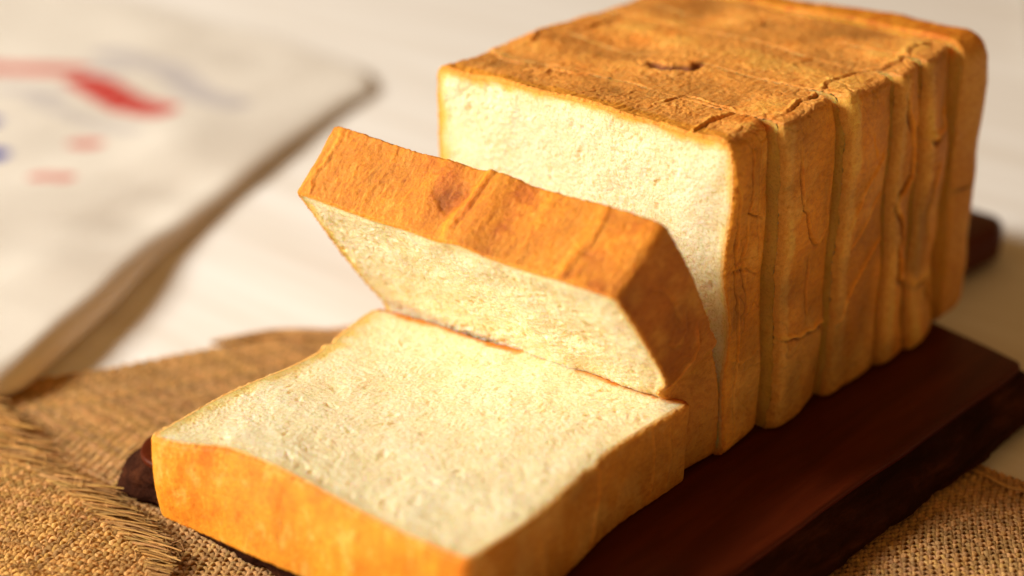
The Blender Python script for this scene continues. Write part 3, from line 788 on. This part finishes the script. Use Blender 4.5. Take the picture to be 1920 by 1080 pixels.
def burlap_front():
    rt_ = root('burlap_cloth', 'smaller burlap piece in the lower left corner with a frayed edge of loose threads', 'burlap cloth', (-12, -15, -1.7))
    p = .19; a = np.array([.915, .404]); b = np.array([-.404, .915])
    def zof(xy):
        q = np.stack([xy[:, 0]*.22, xy[:, 1]*.22, 0*xy[:, 0]], 1)
        return -1.33+.14*vn(q, 71)+.10*ss(-12, -18, xy[:, 1])
    def rooty(x): return np.interp(x, [-30, -17.5, -13.15, -10.6, -8.6, -4.9, -3.0, 0], [-11.4, -12.9, -13.5, -13.45, -13.5, -13.75, -14.6, -18.])
    def tipy(x): return np.interp(x, [-30, -18, -16.6, -14.4, -12.3, -10.2, -7.6, -5.0, -4.0, -2.6, 0], [-10.4, -11.2, -11.7, -11.9, -12.3, -12.35, -12.6, -12.85, -13.4, -15.0, -18])
    paths, rads, fr, frr, fz, fzr = [], [], [], [], [], []
    org = np.array([-22., -20.])
    for i in range(-66, 100):
        s = np.arange(0, 34, p/2); w0 = i*p+.012*rng.standard_normal()
        xy = org+s[:, None]*a+w0*b
        q = np.stack([xy[:, 0]*.3, xy[:, 1]*.3, 0*s], 1); xy = xy+.12*np.stack([vn(q, 72), vn(q, 73)], 1)+.015*np.stack([vn(q*8, 75), vn(q*8, 76)], 1)
        inside = (xy[:, 1] < rooty(xy[:, 0])) & (xy[:, 0] > -21) & (xy[:, 1] > -19.5)
        if inside.sum() < 4: continue
        idx = np.where(inside)[0]; xi = xy[idx]; n = np.arange(len(s))[idx]
        z = zof(xi)+.075*np.cos(n*math.pi/2+math.pi*i)
        r = .086*(1+.18*rng.standard_normal()+.28*vn(np.stack([n*.21, 0*n+i, 0*n], 1), 74)).clip(.6, 1.5)
        paths.append(np.stack([xi[:, 0], xi[:, 1], z], 1)); rads.append(r)
        e = xi[-1]; 
        if e[1] > -19 and e[0] < -2.2:                           # fringe strands past the last cross thread
            for k in range(4):
                L = 0.5; 
                jit = rng.uniform(-.05, .05, 2); dirn = a+rng.normal(0, .07)*b; dirn = dirn/np.linalg.norm(dirn)
                ln = 0
                for q_ in np.arange(.2, 5, .1):
                    pp = e+dirn*q_
                    if pp[1] > tipy(pp[0]): break
                    ln = q_
                ln = (ln+.1)*rng.uniform(.75, 1.15)
                t = np.linspace(-.25, ln, 14); bend = rng.normal(0, .05)
                pth = e+jit+t[:, None]*dirn+(bend*t**2)[:, None]*b*.5
                zz = zof(e[None])[0]+.10+.10*np.sin(t*1.5+rng.uniform(0, 6))*rng.uniform(.3, 1)-.10*ss(.5, 3, t)+rng.uniform(-.05, .05)
                fr.append(np.stack([pth[:, 0], pth[:, 1], np.maximum(zz, -1.6)], 1)); frr.append(np.linspace(.068, .034, 14)*rng.uniform(.7, 1.2))
    for j in range(-44, 190):
        s = np.arange(-14, 20, p/2); w0 = j*p+.012*rng.standard_normal()
        xy = org+w0*a+s[:, None]*b
        q = np.stack([xy[:, 0]*.3, xy[:, 1]*.3, 0*s], 1); xy = xy+.12*np.stack([vn(q, 72), vn(q, 73)], 1)+.015*np.stack([vn(q*8, 77), vn(q*8, 78)], 1)
        inside = (xy[:, 1] < rooty(xy[:, 0])+rng.uniform(-.05, .25)) & (xy[:, 0] > -21) & (xy[:, 1] > -19.5)
        if inside.sum() < 4: continue
        idx = np.where(inside)[0]; xi = xy[idx]; n = np.arange(len(s))[idx]
        z = zof(xi)-.075*np.cos(n*math.pi/2+math.pi*j)
        r = .086*(1+.18*rng.standard_normal()+.28*vn(np.stack([n*.21, 0*n+j, 0*n+5], 1), 74)).clip(.6, 1.5)
        paths.append(np.stack([xi[:, 0], xi[:, 1], z], 1)); rads.append(r)
    V, F = tubes(paths, rads, 6); o = mesh('weave', V, F, JUTE, rt_, tubes.tint); o['kind'] = 'stuff'
    V, F = tubes(fr, frr, 3, 1.0); o = mesh('fringe', V, F, JUTE, rt_, tubes.tint); o['kind'] = 'stuff'
    # stray fibres standing off the weave
    for k in range(1100):
        x = rng.uniform(-19, -3.5); y = rng.uniform(-18.5, min(-12.4, float(rooty(x))+.8)); th = rng.uniform(0, 6.28); L = rng.uniform(.2, .8)
        t = np.linspace(0, 1, 7); c = rng.normal(0, .7)
        px = x+L*t*np.cos(th+c*t); py = y+L*t*np.sin(th+c*t)
        z = zof(np.array([[x, y]]))[0]+.08+.16*np.sin(t*math.pi)*rng.uniform(.2, 1)
        fz.append(np.stack([px, py, z], 1)); fzr.append(np.full(7, rng.uniform(.008, .014)))
    V, F = tubes(fz, fzr, 3, 1.0); o = mesh('loose_fibres', V, F, JUTE, rt_, tubes.tint); o['kind'] = 'stuff'
burlap_front()

def tuft():
    rt_ = root('burlap_tuft', 'loose tuft of brown burlap threads on the table left of the flat slice', 'thread tuft', (-13, -2, -1.8))
    ps, rs = [], []
    for k in range(90):
        t = np.linspace(0, 1, 18); o = rng.normal(0, .16)
        x = np.interp(t, [0, .35, .7, 1], [-15.1, -14.0, -12.3, -10.0])+rng.normal(0, .1); y = np.interp(t, [0, .35, .7, 1], [-3.4, -1.9, -.5, 1.1])+o*(.6+t)
        z = -1.66+.25*np.sin(t*math.pi)*rng.uniform(.2, 1)
        a0, a1 = sorted(rng.uniform(0, 1, 2)*1.2-.1); m = (t >= a0) & (t <= max(a1, a0+.4))
        if m.sum() < 3: continue
        ps.append(np.stack([x, y, z], 1)[m]); rs.append(np.full(m.sum(), rng.uniform(.025, .05)))
    V, F = tubes(ps, rs, 4, 1.0); o = mesh('strands', V, F, JUTE2, rt_, tubes.tint); o['kind'] = 'stuff'
tuft()

# ------------------------------------------------------------------ canvas bag
def bag():
    E = np.array([(-24, -14.0), (-19.2, -13.2), (-17.2, -12.3), (-16.6, -11.3), (-16.9, -10.2), (-18.24, -7.88), (-20.19, -4.3), (-23.27, .11), (-26.55, 6.37), (-29.84, 13.33), (-32.0, 18.2), (-33.0, 21.5), (-36, 23.5), (-45, 24.5), (-62, 24), (-85, 20)], float)
    d = np.concatenate([[0], np.cumsum(np.linalg.norm(np.diff(E, axis=0), axis=1))]); ns = 420
    s = np.linspace(0, d[-1], ns); C = np.stack([np.interp(s, d, E[:, i]) for i in (0, 1)], 1)
    ker = np.hanning(17); ker /= ker.sum()
    C = np.stack([np.convolve(np.pad(C[:, i], 8, 'edge'), ker, 'valid') for i in (0, 1)], 1)
    cen = np.array([-62., -9.]); wv = np.concatenate([[-.5, -.25, -.08], np.linspace(0, 1, 150)**1.6])
    nw = len(wv); inv = cen[None]-C; inn = inv/np.linalg.norm(inv, axis=1)[:, None]
    rad = np.linalg.norm(inv, axis=1)
    V = np.zeros((ns, nw, 3)); tint = np.zeros((ns, nw, 3))
    sN = s/d[-1]
    hgt = np.interp(s, [0, 12, 25, 45, 60, 90], [1.5, 1.5, .85, .5, .4, .3])
    for j, wj in enumerate(wv):
        if wj < 0: k = {-.5: (1.3, .03), -.25: (.5, .12), -.08: (.12, .25)}[wj]; dist = np.full(ns, k[0]); z = -1.8+hgt*k[1]
        else:
            dist = wj*rad*.995; z = -1.8+hgt*(.45+.55*np.sqrt(np.clip(1-(1-np.clip(dist/.9, 0, 1))**2, 0, 1)))
        xy = C+inn*dist[:, None]
        q = np.stack([xy[:, 0]*.13, xy[:, 1]*.13, 0*s], 1)
        amp = ss(.3, 4, dist)
        z = z+amp*(.16*fbm(q, 2, 81)+.05*fbm(q*np.array([3, 1.2, 1]), 2, 82))
        # dents near the edge as in a soft fold
        for (cx, cy, rr, dp) in ((-28.5, 4.5, 2.2, -.35), (-26.5, 1.0, 1.8, -.3), (-23.5, -5., 2.6, .3), (-33., 9, 3.5, .25)):
            z = z+dp*np.exp(-((xy[:, 0]-cx)**2+(xy[:, 1]-cy)**2)/rr**2)
        V[:, j] = np.stack([xy[:, 0], xy[:, 1], np.maximum(z, -1.78)], 1)
    V = V.reshape(-1, 3)
    base = np.array([.86, .80, .70]); T = np.tile(base, (len(V), 1))
    red, pink, blue, lav = np.array([.66, .045, .035]), np.array([.68, .12, .09]), np.array([.01, .04, .40]), np.array([.36, .34, .42])
    for c, pts, r, k in ((lav, [(-49, 14.4), (-43, 14.6), (-38.3, 13.2), (-35.5, 13.3)], 1.0, .5), (lav, [(-44, 6.4), (-39, 6.5), (-35.5, 6.9)], .6, .35),
                         (lav, [(-47, 6.5), (-43.5, 7.6)], .7, .4), (lav, [(-47.5, 11.6), (-45, 12.5)], .6, .5),
                         (pink, [(-53, 8.2), (-50.6, 9.2), (-47.2, 10.9)], 1.1, 1), (red, [(-44.6, 10.2), (-42.0, 9.9), (-39.8, 9.6), (-38.0, 10.0)], 1.25, 1),
                         (pink, [(-36.2, 4.2), (-35.6, 4.4)], .75, .9), (pink, [(-33.2, -.1), (-32.0, .6)], .55, .8),
                         (blue, [(-44.1, 1.7), (-42.7, 2.7)], .9, 1), (blue, [(-39.4, -1.0), (-37.8, 0.)], 1.1, 1)):
        dd, _, _ = segdist(V[:, 0]+1.1, V[:, 1]-1.2, pts); m = ss(r*1.15, r*.8, dd)*k
        m = m*(.75+.25*(np.sin(V[:, 0]*4.4+V[:, 1]*1.2) > -.7))
        T = T*(1-m)[:, None]+c*m[:, None]
    rt_ = root('canvas_bag', 'cream canvas bag with blurred red and blue print lying on the table at the left', 'bag', (-45, 0, -1.8))
    mesh('fabric', V, grid_faces(ns, nw), CANVAS, rt_, T)
bag()

# ------------------------------------------------------------------ dark folded cloth far behind
def far_cloth():
    O = resample(rounded_outline([(-16.9, 65.6), (-7.5, 47.5), (12, 52), (4, 76)], [2, 2, 3, 3], 8), .6)
    tn = np.roll(O, -1, 0)-np.roll(O, 1, 0); tn /= np.linalg.norm(tn, axis=1)[:, None]; nr = np.stack([tn[:, 1], -tn[:, 0]], 1); n = len(O)
    prof = [(-.6, -1.8), (0, -1.4), (.1, -.8), (-.3, -.2), (-1.5, .1), (-4, .2)]; V = []
    for off, z in prof:
        p = O+nr*off if off > -2 else O.mean(0)+(O-O.mean(0))*.6
        V.append(np.concatenate([p, (z+.15*vn(np.stack([p[:, 0]*.2, p[:, 1]*.2, 0*p[:, 0]+z], 1), 5))[:, None]], 1))
    V = np.concatenate(V); i = np.arange(n); K = len(prof)
    F = np.concatenate([np.stack([k*n+i, k*n+(i+1) % n, (k+1)*n+(i+1) % n, (k+1)*n+i], 1) for k in range(K-1)]).tolist()
    F.append(list(range((K-1)*n, K*n))); F.append(list(range(n))[::-1])
    o = mesh('folded_cloth', V, F, CANVAS, None, np.tile([.34, .275, .20], (len(V), 1)))
    o['label'] = 'dark grey brown folded cloth cut off by the upper right corner'; o['category'] = 'cloth'
far_cloth()
